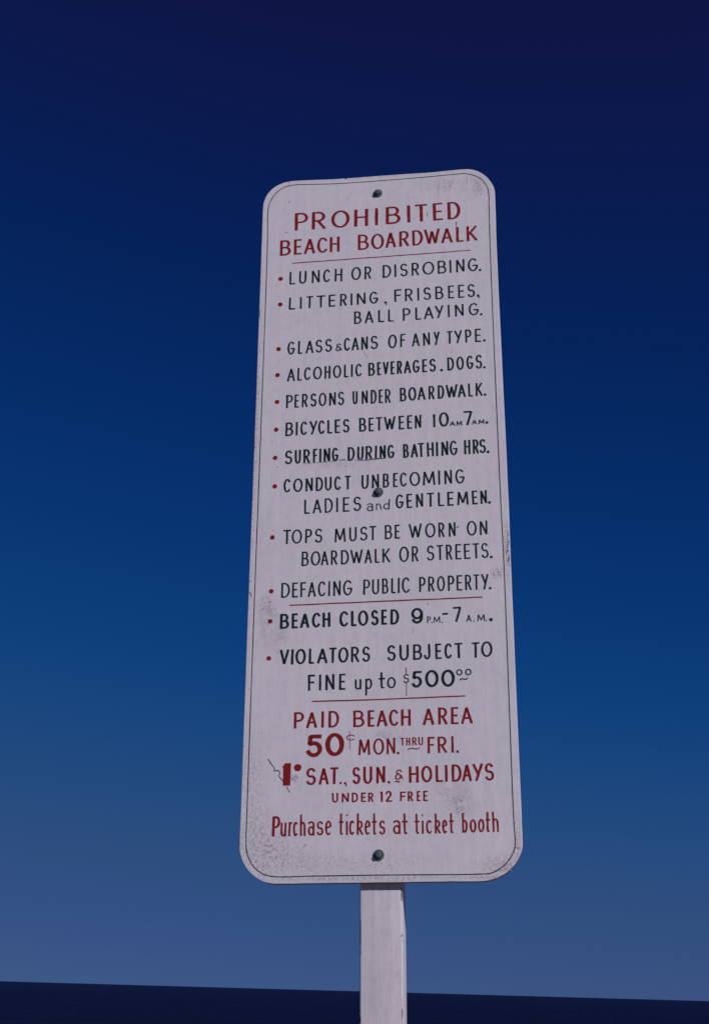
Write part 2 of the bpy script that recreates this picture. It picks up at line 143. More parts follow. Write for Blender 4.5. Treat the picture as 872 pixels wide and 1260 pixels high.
  [('S',106.9,124.6,156.6,185,0.014,4.07,3.12),('A',128.6,145.6,156.9,185.2,0.014,4.06,3.11),('T',147.2,161.8,157.1,185.3,0.014,4.05,3.11),('S',183.9,198.2,156.6,185.4,0.011,4.04,3.09),('U',202.4,217.4,156.8,185.5,0.011,4.03,3.09),('N',223.6,238.6,157,185.7,0.011,4.02,3.08),('&',254,268.2,162,179.5,0.013,2.67,2.14),('H',277.4,293.5,157.2,184.5,0.009,4,3.07),('O',297.6,315.9,157.4,184.9,0.009,3.99,3.06),('L',320.9,333.5,157.5,185.4,0.009,3.98,3.05),('I',336.5,340.6,157.6,185.6,0.009,3.98,3.05),('D',347.2,363.6,157.8,185.9,0.009,3.97,3.05),('A',364.3,380.2,158,186.3,0.009,3.97,3.04),('Y',381.3,398.4,158.1,186.6,0.009,3.96,3.04),('S',400.6,416.5,158.3,187,0.009,3.95,3.03)],
  [('f', [(72.0, 193.6), (82.1, 193.8), (81.5, 156.7), (69.2, 156.7), (69.1, 186.6), (67.0, 187.1)]),('o', 93.3, 185.9, 6.33),('o', 165.0, 159.1, 2.08),('o', 172.4, 158.7, 2.08),('p', [(173.5, 158.2), (174.5, 156.4), (173.8, 153.6)], 2.16),('o', 244.7, 158.9, 2.3),('p', [(254.4, 159.0), (257.1, 160.5), (260.3, 158.9), (262.6, 160.2)], 2.02)]),
 ('small red lettering UNDER 12 FREE', 'red',
  [('U',151.1,161.5,127.3,143.2,0,2.95,2.28),('N',166.8,178.8,127.3,143.1,0,2.95,2.28),('D',183.4,194.2,127.3,143,0,2.94,2.27),('E',198.8,207.5,127.3,142.9,0,2.94,2.27),('R',210.5,219.4,127.3,142.8,0,2.93,2.27),('1',229.9,235.4,126.9,145,0.006,3.33,2.53),('2',238.2,250.3,127,145.1,0.006,3.33,2.53),('F',262.6,272.5,127.4,143.3,-0.006,2.92,2.26),('R',275.2,283.9,127.3,143.5,-0.006,2.92,2.25),('E',289.6,296.4,127.2,143.7,-0.006,2.91,2.25),('E',300.3,308.2,127.2,143.9,-0.006,2.91,2.25)],
  []),
 ('red narrow script Purchase tickets at ticket booth', 'red',
  [('P',53.1,66.5,74,106.8,0.019,4.03,3.22),('u',67.1,76.8,73.8,108.8,0.032,3.22,2.68),('r',79.8,87.7,73.8,108.8,0.016,3.22,2.68),('c',87.7,96,73.9,109.1,0.015,3.22,2.68),('h',99.2,108.6,74.2,109,0.009,3.21,2.68),('a',112.1,123.3,74.5,109.3,0.025,3.21,2.67),('s',126.3,137.8,74.7,109.5,0.003,3.2,2.67),('e',140.1,151.1,74.7,109.5,0.003,3.2,2.67),('t',161.9,171,74.8,109.7,-0.006,3.19,2.66),('i',174,178.3,74.7,109.6,-0.006,3.19,2.66),('c',179.5,188.6,74.7,109.5,-0.006,3.19,2.66),('k',192,202.5,74.6,109.4,-0.006,3.18,2.65),('e',204.6,214.4,74.5,109.3,-0.006,3.18,2.65),('t',216,225.3,74.4,109.1,-0.006,3.17,2.65),('s',228,238.5,74.4,109,-0.006,3.17,2.64),('a',250.9,263.2,74.8,108.2,-0.006,3.16,2.64),('t',265,275.6,74.7,108,-0.006,3.16,2.63),('t',284.9,294.4,74.8,107.5,0.002,3.15,2.63),('i',297.1,300.5,74.8,107.4,0.002,3.15,2.62),('c',303.9,314.2,74.8,107.4,0.002,3.15,2.62),('k',318.1,327.7,74.9,107.3,0.002,3.14,2.62),('e',330,338.8,74.9,107.2,0.002,3.14,2.61),('t',340.6,349.5,74.9,107.2,0.002,3.13,2.61),('b',361.9,370.9,75.5,107.4,0.016,3.13,2.61),('o',374.2,385,75.7,107.5,0.016,3.12,2.6),('o',387.2,397.7,75.9,107.6,0.016,3.12,2.6),('t',398.9,407.1,76,108.4,0.006,3.12,2.6),('h',410.5,420.5,76.1,108.6,0.006,3.11,2.59)],
  []),
 ('bullets', 'red',
  [],
  [('o', 40.0, 1137.2, 4.67),('o', 40.7, 1079.6, 4.63),('o', 40.0, 981.8, 4.56),('o', 39.6, 926.1, 4.52),('o', 40.1, 869.5, 4.48),('o', 40.1, 812.2, 4.44),('o', 39.8, 754.8, 4.4),('o', 40.7, 697.9, 4.36),('o', 39.1, 598.6, 4.29),('o', 40.0, 497.1, 4.22),('o', 39.6, 442.0, 4.18),('o', 39.1, 375.3, 4.14)]),
 ('rules', 'red',
  [],
  [('p', [(62.0, 1171.3), (237.3, 1173.3), (407.5, 1175.7)], 1.9),('p', [(72.6, 469.9), (241.7, 471.7), (407.1, 473.1)], 2.2),('p', [(115.0, 297.4), (234.0, 298.0), (373.2, 300.4)], 2.2)]),
 ('scrawl', 'dark',
  [],
  [('p', [(43.0, 201.6), (48.5, 193.3), (54.6, 185.1), (54.0, 180.9), (58.2, 182.0), (62.2, 180.7), (63.5, 176.7), (62.0, 173.3), (69.4, 164.3)], 1.3),('p', [(75.3, 155.7), (80.9, 144.8)], 0.86)]),
]
OUTLINE = [(-0.0, 1220.7), (-0.0, 1304.5), (1.5, 1319.9), (6.8, 1335.3), (15.8, 1347.9), (27.9, 1357.1), (40.9, 1362.7), (51.2, 1364.8), (74.7, 1365.2), (148.5, 1362.9), (233.1, 1363.5), (286.5, 1363.4), (334.9, 1363.3), (367.0, 1364.5), (391.1, 1365.2), (408.5, 1364.9), (422.9, 1360.4), (437.3, 1350.3), (447.8, 1337.2), (455.5, 1321.0), (458.0, 1307.5), (457.9, 1266.3), (457.2, 1186.6), (458.5, 675.8), (458.0, 522.6), (457.2, 106.0), (457.2, 73.9), (457.1, 57.3), (454.5, 44.5), (446.5, 28.7), (434.3, 15.9), (420.8, 7.4), (405.9, 1.9), (392.7, -0.1), (342.7, -0.2), (226.4, -0.5), (121.8, -0.6), (55.0, -0.2), (41.2, 2.9), (27.3, 10.4), (15.5, 20.8), (6.6, 34.1), (1.4, 47.4), (0.1, 60.9), (-0.0, 113.5), (-0.2, 540.4), (0.1, 697.4)]
BORDER = [(11.7, 1219.8), (10.4, 1297.1), (13.0, 1314.5), (21.0, 1331.8), (33.7, 1346.4), (50.5, 1354.0), (63.8, 1355.3), (148.6, 1351.3), (310.6, 1352.4), (389.9, 1354.8), (400.9, 1354.8), (417.2, 1349.6), (433.2, 1338.4), (443.6, 1319.8), (446.2, 1304.3), (445.9, 1271.6), (444.8, 1187.5), (444.8, 676.4), (445.9, 523.1), (444.5, 106.2), (445.1, 76.7), (445.7, 60.5), (442.1, 44.6), (431.8, 28.9), (416.7, 16.9), (404.9, 12.0), (387.1, 10.9), (226.4, 11.1), (121.6, 10.8), (54.6, 11.1), (37.8, 16.2), (23.7, 28.0), (13.8, 45.9), (11.0, 60.8), (10.6, 113.3), (10.7, 540.0), (11.2, 696.8)]
SCRATCHES = [
 ([(91.8, 739.9), (112.3, 741.1), (137.9, 741.8), (155.8, 742.9)],1.6,0),
 ([(157.0, 744.5), (171.1, 744.4)],2.4,1),
 ([(186.4, 743.0), (206.7, 742.6), (242.3, 743.6)],2.6,1),
 ([(191.5, 740.5), (222.0, 741.8)],1.2,0),
 ([(220.9, 743.8), (238.7, 744.3)],2.6,1),
 ([(122.9, 525.7), (116.1, 518.2), (108.2, 514.1)],0.8,0),
 ([(201.3, 966.4), (209.7, 951.5)],0.6,0),
 ([(367.7, 968.0), (365.4, 950.3)],0.6,0),
 ([(325.9, 1270.3), (325.9, 1256.3)],1.6,1),
 ([(381.9, 1243.2), (381.4, 1235.2)],2,2),
 ([(381.7, 1235.2), (382.6, 1228.6)],1.2,2),
 ([(51.4, 1316.1), (54.3, 1314.9)],1.8,2),
 ([(46.4, 1244.8), (51.5, 1243.1)],2.2,1),
 ([(169.4, 733.3), (170.1, 729.1)],1.8,1),
 ([(106.3, 56.2), (109.6, 61.3)],1.4,1),
 ([(288.7, 424.8), (286.9, 409.9)],0.8,0),
 ([(43.0, 735.3), (47.5, 737.9)],1.6,0),
 ([(312.6, 466.8), (314.0, 462.2)],1.4,0),
 ([(0.5, 497.9), (4.4, 491.7), (5.0, 487.2)],1.8,3),
 ([(47.8, 1365.1), (51.1, 1363.2)],2.6,3),
 ([(-0.7, 70.2), (0.2, 61.1)],1.6,3),
 ([(0.1, 1291.3), (-0.0, 1268.3)],1,3),
 ([(163.2, 1361.5), (168.1, 1361.5)],2,3),
 ([(1.7, 1072.6), (1.4, 1051.0)],1,3),
 ([(0.5, 795.4), (0.7, 769.0)],1.2,3),
 ([(0.1, 674.9), (-0.0, 662.1)],0.9,3),
 ([(-0.2, 357.9), (-0.3, 340.6)],1,3),
 ([(350.6, 1346.4), (346.5, 1298.5)],0.5,0),
 ([(360.2, 1347.5), (361.0, 1306.9)],0.5,0),
 ([(369.7, 1340.9), (370.7, 1315.8)],0.5,0),
 ([(379.4, 1345.9), (372.5, 1325.2)],0.8,1),
 ([(405.1, 1349.6), (405.3, 1330.3)],0.8,0),
 ([(420.6, 1336.7), (432.2, 1301.2)],0.9,0),
 ([(426.8, 1332.4), (435.6, 1308.6)],0.6,0),
]
SPECKLE = [
 (47.9,47.5,34.7,28.5,70,0.9,0),
 (74.9,34.3,53.0,18.0,50,0.8,0),
 (26.5,86.8,13.5,39.6,40,0.7,0),
 (33.9,471.1,12.9,18.0,30,1.2,0),
 (43.4,441.1,14.3,20.8,16,0.8,0),
 (58.4,411.2,19.9,14.7,24,0.8,0),
 (455.0,570.9,3.4,39.7,60,0.9,3),
 (455.8,537.7,2.8,12.0,20,1,3),
 (433.2,511.7,8.3,7.4,22,0.9,3),
 (349.6,123.4,13.1,13.1,60,0.8,0),
 (336.8,140.7,10.5,7.9,24,0.8,0),
 (362.4,111.5,10.5,9.1,40,0.8,0),
 (247.3,236.4,27.0,13.7,40,0.8,0),
 (429.2,19.9,11.5,10.0,40,0.9,4),
 (400.5,5.2,33.2,3.7,60,0.8,4),
 (448.6,54.9,5.1,20.4,20,0.9,4),
 (219.9,19.8,52.1,10.2,30,0.8,0),
 (426.4,1317.0,15.8,19.2,24,0.8,0),
 (358.3,1330.3,28.7,23.2,30,0.7,0),
 (141.4,6.8,65.4,3.8,20,0.8,4),
 (32.8,554.5,17.5,93.6,24,0.7,0),
 (89.2,169.3,6.8,5.4,26,0.9,5),
 (7.6,1036.3,6.3,222.4,26,0.6,3),
 (1.7,697.3,4.5,199.7,20,0.7,3),
 (4.5,248.9,4.2,171.6,26,0.7,3),
 (233.8,243.5,134.7,213.2,120,0.6,0),
 (236.1,849.4,134.0,353.6,60,0.5,0),
]

# ------------------------------------------------------------------ helpers
def obj(name, mesh, mat=None, parent=None, kind=None, label=None):
    o = bpy.data.objects.new(name, mesh)
    COL.objects.link(o)
    if mat is not None:
        mesh.materials.clear(); mesh.materials.append(mat)
    if parent is not None: o.parent = parent
    if kind: o['kind'] = kind
    if label: o['label'] = label
    return o

def from_bm(name, bm):
    me = bpy.data.meshes.new(name)
    bmesh.ops.recalc_face_normals(bm, faces=bm.faces)
    bm.to_mesh(me); bm.free()
    return me

class NT:
    def __init__(self, name):
        self.m = bpy.data.materials.new(name); self.m.use_nodes = True
        self.t = self.m.node_tree; self.b = self.t.nodes['Principled BSDF']
        self.out = self.t.nodes['Material Output']
    def n(self, typ, **kw):
        x = self.t.nodes.new(typ)
        for k, v in kw.items():
            if k[0] == '_': setattr(x, k[1:], v)
            else: x.inputs[k].default_value = v
        return x
    def l(self, a, b): self.t.links.new(a, b)
    def coords(self, scale=(1, 1, 1)):
        c = self.n('ShaderNodeTexCoord'); mp_ = self.n('ShaderNodeMapping'); mp_.inputs['Scale'].default_value = scale
        self.l(c.outputs['Object'], mp_.inputs[0]); return mp_.outputs[0]
    def noise(self, scale, detail=4, rough=.55, stretch=(1, 1, 1)):
        x = self.n('ShaderNodeTexNoise', Scale=scale, Detail=detail, Roughness=rough)
        self.l(self.coords(stretch), x.inputs['Vector']); return x.outputs['Fac']
    def ramp(self, src, stops):
        r = self.n('ShaderNodeValToRGB'); e = r.color_ramp.elements
        while len(e) < len(stops): e.new(.5)
        for i, (p, c) in enumerate(stops):
            e[i].position = p; e[i].color = (*c, 1) if len(c) == 3 else c
        self.l(src, r.inputs[0]); return r.outputs[0]
    def mix(self, fac, a, b, blend='MIX'):
        x = self.n('ShaderNodeMix', _data_type='RGBA', _blend_type=blend)
        for s, v in ((x.inputs[0], fac), (x.inputs[6], a), (x.inputs[7], b)):
            if hasattr(v, 'links') or hasattr(v, 'is_linked'): self.l(v, s)
            else: s.default_value = v if not isinstance(v, tuple) else (*v, 1)
        return x.outputs[2]
    def math(self, op, a, b=0.0, c=None, clamp=False):
        x = self.n('ShaderNodeMath', _operation=op, _use_clamp=clamp)
        for i, v in enumerate((a, b) if c is None else (a, b, c)):
            if hasattr(v, 'is_linked'): self.l(v, x.inputs[i])
            else: x.inputs[i].default_value = v
        return x.outputs[0]
    def bump(self, h, strength, dist):
        x = self.n('ShaderNodeBump', Strength=strength, Distance=dist)
        self.l(h, x.inputs['Height']); self.l(x.outputs[0], self.b.inputs['Normal'])

CX = .2305                                 # the post's axis along the board, m
FOOT_DROP = (0.15758826 + 1.60 + 0.02821654 * CX) / 0.998335
DIRT = [(40, 60, 60, 60, .95, 'g'), (20, 150, 26, 120, .6, 'g'), (100, 30, 90, 26, .6, 'g'), (34, 460, 18, 40, .9, 's'),
        (46, 420, 34, 40, .6, 's'), (452, 560, 8, 60, 1.3, 'b'), (434, 520, 12, 12, 1.1, 'b'), (362, 122, 28, 26, .7, 's'),
        (350, 150, 30, 16, .5, 's'), (425, 22, 46, 22, .9, 'b'), (450, 60, 10, 50, .8, 'b'), (240, 235, 50, 14, .45, 's'),
        (420, 1325, 30, 34, .5, 's'), (350, 1335, 60, 22, .4, 'g'), (230, 6, 230, 7, .8, 'b'), (3, 800, 5, 500, .8, 'b'),
        (230, 30, 120, 16, .5, 'g'), (230, 1362, 230, 5, .6, 'b'), (150, 735, 70, 14, .4, 's')]

WHITE = (.86, .80, .91)

def mat_paint(name, post=False):
    k = NT(name)
    fine = k.noise(900, 3, .7)
    streak = k.noise(420, 5, .65, (1, 1, .06))
    streak2 = k.noise(90, 4, .6, (1, 1, .05))
    cloud = k.noise(7, 5, .6)
    mott = k.noise(60, 5, .65)
    c = k.mix(k.ramp(cloud, [(.3, (0, 0, 0)), (.7, (1, 1, 1))]), tuple(x * .93 for x in WHITE), WHITE)
    c = k.mix(k.ramp(mott, [(.48, (0, 0, 0)), (.9, (.8, .8, .8))]), c, (.72, .64, .79))
    c = k.mix(.55, c, k.ramp(streak, [(.3, (.80, .80, .80)), (.7, (1, 1, 1))]), 'MULTIPLY')
    c = k.mix(.5, c, k.ramp(streak2, [(.3, (.84, .84, .86)), (.7, (1, 1, 1))]), 'MULTIPLY')
    c = k.mix(.5, c, k.ramp(fine, [(.3, (.74, .74, .76)), (.7, (1, 1, 1))]), 'MULTIPLY')
    pits = k.noise(330, 2, .5)
    c = k.mix(k.ramp(pits, [(.70, (0, 0, 0)), (.78, (.6, .6, .6))]), c, (.33, .28, .37))
    if not post:
        # patches of ingrained dirt, each where it sits on the board (board mm: u, v, ru, rv, strength)
        tc = k.n('ShaderNodeTexCoord')
        grit = k.ramp(k.noise(210, 5, .75), [(.46, (0, 0, 0)), (.62, (1, 1, 1))])
        soft = k.ramp(k.noise(38, 5, .7), [(.40, (0, 0, 0)), (.66, (1, 1, 1))])
        for u, v, ru, rv, q, sub in DIRT:
            mpn = k.n('ShaderNodeMapping'); mpn.vector_type = 'POINT'
            mpn.inputs['Scale'].default_value = (1000 / ru, 0, 1000 / rv)
            mpn.inputs['Location'].default_value = (-(u - CX * 1000) / ru, 0, -(v + FOOT_DROP * 1000) / rv)
            k.l(tc.outputs['Object'], mpn.inputs[0])
            ln = k.n('ShaderNodeVectorMath', _operation='LENGTH'); k.l(mpn.outputs[0], ln.inputs[0])
            f = k.math('SUBTRACT', 1.15, ln.outputs['Value'], clamp=True)
            f = k.math('MULTIPLY', f, soft if sub == 's' else grit)
            f = k.math('MULTIPLY', f, q * .8, clamp=True)
            c = k.mix(f, c, (.30, .26, .32) if sub != 'b' else (.24, .16, .15))
    if post:
        # paint worn through to the wood along the arrises
        tc = k.n('ShaderNodeTexCoord'); sp = k.n('ShaderNodeSeparateXYZ'); k.l(tc.outputs['Object'], sp.inputs[0])
        ax = k.math('ABSOLUTE', sp.outputs['X']); ay = k.math('ABSOLUTE', sp.outputs['Y'])
        ex = k.math('SUBTRACT', ax, .0338); ey = k.math('SUBTRACT', ay, .0340)
        e = k.math('ADD', k.math('GREATER_THAN', ex, -.0021), k.math('GREATER_THAN', ey, -.0021))
        e = k.math('GREATER_THAN', e, 1.5)
        w_ = k.noise(30, 4, .7, (1, 1, .35))
        msk = k.math('MULTIPLY', e, k.math('GREATER_THAN', w_, .55))
        c = k.mix(msk, c, (.12, .085, .09))
        knots = k.noise(26, 3, .6, (1, 1, .4))
        c = k.mix(k.ramp(knots, [(.66, (0, 0, 0)), (.74, (.35, .35, .35))]), c, (.40, .33, .42))
    if post:
        c = k.mix(.5, c, k.ramp(k.noise(60, 6, .7, (1, 1, .03)), [(.3, (.72, .70, .72)), (.6, (1, 1, 1))]), 'MULTIPLY')
    k.l(c, k.b.inputs['Base Color'])
    k.b.inputs['Roughness'].default_value = .55
    k.b.inputs['Specular IOR Level'].default_value = .3
    h = k.math('ADD', k.math('MULTIPLY', streak, .7), k.math('MULTIPLY', mott, .5))
    h = k.math('ADD', h, k.math('MULTIPLY', fine, .25))
    k.bump(h, .35, .0006)
    return k.m

def mat_letter(name, col, col2):
    k = NT(name)
    a = k.noise(160, 4, .65); b = k.noise(700, 3, .7)
    c = k.mix(k.ramp(a, [(.35, (0, 0, 0)), (.75, (1, 1, 1))]), col, col2)
    c = k.mix(k.ramp(b, [(.64, (0, 0, 0)), (.76, (.3, .3, .3))]), c, (.42, .36, .44))
    k.l(c, k.b.inputs['Base Color'])
    k.b.inputs['Roughness'].default_value = .5
    k.b.inputs['Specular IOR Level'].default_value = .25
    k.bump(b, .3, .0004)
    return k.m

def mat_flat(name, col, rough=.7, metal=0.0, var=.3, sc=200):
    k = NT(name)
    a = k.noise(sc, 4, .6)
    k.l(k.mix(a, tuple(x * (1 - var) for x in col), tuple(min(1, x * (1 + var)) for x in col)), k.b.inputs['Base Color'])
    k.b.inputs['Roughness'].default_value = rough
    k.b.inputs['Metallic'].default_value = metal
    k.bump(a, .3, .0005)
    return k.m

M_board = mat_paint('white_board_paint')
M_post = mat_paint('white_post_paint', True)
M_red = mat_letter('red_sign_paint', (.22, .008, .011), (.29, .017, .020))
M_dark = mat_letter('green_black_sign_paint', (.006, .018, .020), (.013, .030, .033))
M_line = mat_letter('border_line_paint', (.018, .035, .040), (.04, .06, .07))
M_wood = mat_flat('raw_plywood_edge', (.17, .12, .10), .85, 0, .5, 90)
M_bolt = mat_flat('weathered_bolt_steel', (.10, .125, .145), .55, .35, .6, 500)
GRIME = [mat_flat('grey_scuff', (.36, .32, .41), .8), mat_flat('dark_scuff', (.20, .18, .24), .8),
         mat_flat('black_drip', (.05, .05, .06), .6), mat_flat('brown_chip', (.12, .075, .07), .9),
         mat_flat('rust_bloom', (.42, .28, .30), .9), mat_flat('green_stain', (.30, .31, .33), .9)]

# ------------------------------------------------------------------ ground, sea
def grid_sheet(name, xs, ys, zf, mat):
    me = bpy.data.meshes.new(name)
    v = [(x, y, zf(x, y)) for y in ys for x in xs]
    nx = len(xs)
    f = [(j * nx + i, j * nx + i + 1, (j + 1) * nx + i + 1, (j + 1) * nx + i) for j in range(len(ys) - 1) for i in range(nx - 1)]
    me.from_pydata(v, [], f)
    me.polygons.foreach_set('use_smooth', [True] * len(f))
    return obj(name, me, mat, kind='structure')

SHORE = 30.0
def sand_z(x, y):
    d = math.hypot(x, y)
    z = noise.noise(Vector((x * .35, y * .35, 0))) * .05 + noise.noise(Vector((x * 1.7, y * 1.7, 3))) * .02
    z *= min(1, max(0.3, d / 4))
    yy = y - 1.5 * math.sin(x * .05)
    if yy > 12: z -= (yy - 12) * .055
    return z

def spaced(lo, hi, near, g):
    out = [0.0]; s = near
    while out[-1] < hi: out.append(out[-1] + s); s *= g
    neg = [0.0]; s = near
    while neg[-1] > lo: neg.append(neg[-1] - s); s *= g
    return sorted(set(neg + out))

k = NT('beach_sand')
a = k.noise(400, 4, .7); b = k.noise(2.2, 6, .6)
c = k.mix(b, (.20, .165, .125), (.28, .235, .18))   # unseen sand, toned down to bounce less light into the sign's shadows
c = k.mix(k.ramp(a, [(.3, (0, 0, 0)), (.7, (1, 1, 1))]), k.mix(1.0, c, (.72, .70, .68), 'MULTIPLY'), c)
k.l(c, k.b.inputs['Base Color']); k.b.inputs['Roughness'].default_value = .95
k.bump(k.math('ADD', a, k.noise(14, 4, .6)), .6, .01)
M_sand = k.m
grid_sheet('beach_sand', spaced(-400, 400, .25, 1.09), [y for y in spaced(-400, 46, .25, 1.06)], sand_z, M_sand)

k = NT('sea_water')
k.b.inputs['Base Color'].default_value = (.008, .006, .040, 1)
k.b.inputs['Roughness'].default_value = .38
k.b.inputs['IOR'].default_value = 1.33
k.b.inputs['Specular IOR Level'].default_value = .04
w1 = k.noise(.22, 6, .6, (.55, 1, 1)); w2 = k.noise(1.6, 5, .65, (.6, 1, 1))
k.bump(k.math('ADD', w1, k.math('MULTIPLY', w2, .35)), 1.0, 1.6)
M_sea = k.m
def sea_z(x, y):
    if y > 3000: return -.75
    f = max(0, 1 - y / 3000)
    return -.75 + f * (.10 * math.sin(y * .55 + .6 * math.sin(x * .04)) + .12 * noise.noise(Vector((x * .12, y * .3, 9))))
xs = spaced(-45000, 45000, 2.0, 1.09)
ys = [SHORE - 6]; s = .45
while ys[-1] < 52000: ys.append(ys[-1] + s); s *= 1.018 if ys[-1] < 400 else 1.08
grid_sheet('sea', xs, ys, sea_z, M_sea)

# ------------------------------------------------------------------ the sign
# local frame: x along the board, y away from the reader, z up the board, origin at the post's foot
sr = Vector((0.99960183, 0.0, 0.02821654)).normalized()
su = Vector((-0.02818078, 0.05032965, 0.998335)).normalized()
sy = su.cross(sr).normalized()
BL = Vector((-0.44944362, 2.19112996, 0.15758826 + EYE))      # lower left corner of the board's face
CX = .2305                                                     # the post's axis along the board
top0 = BL + sr * CX
foot_drop = (top0.z + .0) / su.z
foot = top0 - su * foot_drop
sign = bpy.data.objects.new('beach_rules_sign', None)
COL.objects.link(sign)
R = Matrix((sr, sy, su)).transposed().to_4x4()
R.translation = foot
sign.matrix_world = R
sign['label'] = 'tall white board of red and black beach rules bolted to a white post'
sign['category'] = 'sign'
def P(u, v, w=0.0):   # board millimetres -> sign space
    return Vector((u / 1000 - CX, w / 1000, foot_drop + v / 1000))
T = 12.0                                                       # plywood thickness, mm

def catmull(pts, n=6, closed=True):
    out = []; N = len(pts)
    rng = range(N) if closed else range(N - 1)
    for i in rng:
        g = lambda j: Vector(pts[j % N]) if closed else Vector(pts[max(0, min(N - 1, j))])
        p0, p1, p2, p3 = g(i - 1), g(i), g(i + 1), g(i + 2)
        d1 = max(1e-3, (p1 - p0).length) ** .5; d2 = (p2 - p1).length ** .5; d3 = max(1e-3, (p3 - p2).length) ** .5
        for q in range(n):
            t = q / n
            # centripetal tangents
            m1 = (p2 - p1) + d2 * ((p1 - p0) / d1 - (p2 - p0) / (d1 + d2)) * 1.0
            m2 = (p2 - p1) + d2 * ((p3 - p2) / d3 - (p3 - p1) / (d2 + d3)) * 1.0
            h = p1 * (2*t**3 - 3*t*t + 1) + m1 * (t**3 - 2*t*t + t) + p2 * (-2*t**3 + 3*t*t) + m2 * (t**3 - t*t)
            out.append(h)
    if not closed: out.append(Vector(pts[-1]))
    return out

ol = catmull([Vector(p) for p in OUTLINE], 8)
ol = [p + Vector((noise.noise(Vector((p.x * .06, p.y * .06, 1))), noise.noise(Vector((p.x * .06, p.y * .06, 5))))) * .35 for p in ol]
cen = Vector((228.6, 682))
def inset(pts, d):
    out = []
    n = len(pts)
    for i in range(n):
        t = (pts[(i + 1) % n] - pts[i - 1]).normalized()
        nn = Vector((t.y, -t.x))
        if nn.dot(cen - pts[i]) < 0 and abs(nn.dot((cen - pts[i]).normalized())) > .05: nn = -nn
        out.append(pts[i] + nn * d)
    return out
bm = bmesh.new()
rings = []
for pts, w in ((inset(ol, .9), 0), (inset(ol, .25), .25), (ol, .9), (ol, T - .6), (inset(ol, .6), T)):
    rings.append([bm.verts.new(P(p.x, p.y, w)) for p in pts])
n = len(ol)
bm.faces.new(rings[0]); bm.faces.new(list(reversed(rings[-1])))
for a, b in zip(rings, rings[1:]):
    for i in range(n): bm.faces.new((a[i], a[(i + 1) % n], b[(i + 1) % n], b[i]))
me = from_bm('board', bm)
board = obj('board', me, M_board, sign)
me.materials.append(M_wood)
for p in me.polygons:      # underside edge is bare, weathered plywood; the rest is painted
    if p.normal.z < -.25 and abs(p.normal.y) < .75: p.material_index = 1

# the post: painted 2 x 3 timber with eased arrises, on down into the sand
bm = bmesh.new()
hw, hd, r = .0338, .0340, .0026
sec = []
for cx_, cy_, a0 in ((hw - r, hd - r, 0), (-hw + r, hd - r, 90), (-hw + r, -hd + r, 180), (hw - r, -hd + r, 270)):
    for a_ in (0, 22.5, 45, 67.5, 90):
        t = math.radians(a0 + a_); sec.append((cx_ + r * math.cos(t), cy_ + r * math.sin(t)))
zz = [-.45 - .0] + [i * .06 for i in range(0, 53)]
top_z = foot_drop + 1.345
zz = [z for z in zz if z < top_z - .01] + [top_z]
prev = None
for z in zz:
    dx = .0007 * noise.noise(Vector((z * 3, 1, 1))); 
    ring = [bm.verts.new((x * (1 + .012 * noise.noise(Vector((z * 5, x * 40, 2)))) + dx, y, z)) for x, y in sec]
    if prev:
        for i in range(len(ring)): bm.faces.new((prev[i], prev[(i + 1) % len(ring)], ring[(i + 1) % len(ring)], ring[i]))
    else: bm.faces.new(list(reversed(ring)))
    prev = ring
bm.faces.new(prev)
me = from_bm('post', bm)
for p in me.polygons: p.use_smooth = len(p.vertices) == 4
post = obj('post', me, M_post, sign)
post.location = (-.0008, (T + .4) / 1000 + hd, 0)

# bolts: washer, domed hex head
for (u, v, rot) in ((229.4, 1321.3, 10), (228.8, 677.5, 25), (227.6, 42.3, 40)):
    bm = bmesh.new()
    prof = [(4.6, 0), (4.6, 4.0), (4.1, 4.8), (2.4, 5.2), (0, 5.3)]
    def rad(i, k_): 
        return 1.0 if k_ >= 3 else (1 / math.cos(((i * 10 + 30) % 60 - 30) * math.pi / 180)) * (1 if k_ < 2 else .98)
    N = 36; prev = None
    for k_, (rr, h) in enumerate(prof[:-1]):
        ring = [bm.verts.new((rr * rad(i, k_) * math.cos(math.radians(i * 10 + rot)) / 1000, -h / 1000, rr * rad(i, k_) * math.sin(math.radians(i * 10 + rot)) / 1000)) for i in range(N)]
        if prev:
            for i in range(N): bm.faces.new((prev[i], prev[(i + 1) % N], ring[(i + 1) % N], ring[i]))
        prev = ring
    c_ = bm.verts.new((0, -5.3 / 1000, 0))
    for i in range(N): bm.faces.new((prev[i], prev[(i + 1) % N], c_))
    bolt = obj('bolt', from_bm('bolt', bm), M_bolt, sign)
    bolt.location = P(u, v, -1.8)
    bm = bmesh.new(); prev = None
    for rr, h in ((2, -.1), (8.8, -.1), (8.9, 1.3), (8.4, 1.8), (2, 1.95)):
        ring = [bm.verts.new((rr * (1 + .02 * math.sin(i * 1.7)) * math.cos(math.radians(i * 10)) / 1000, (1.8 - h) / 1000, rr * math.sin(math.radians(i * 10)) / 1000)) for i in range(N)]
        if prev:
            for i in range(N): bm.faces.new((prev[i], prev[(i + 1) % N], ring[(i + 1) % N], ring[i]))
        prev = ring
    obj('washer', from_bm('washer', bm), M_bolt, bolt)

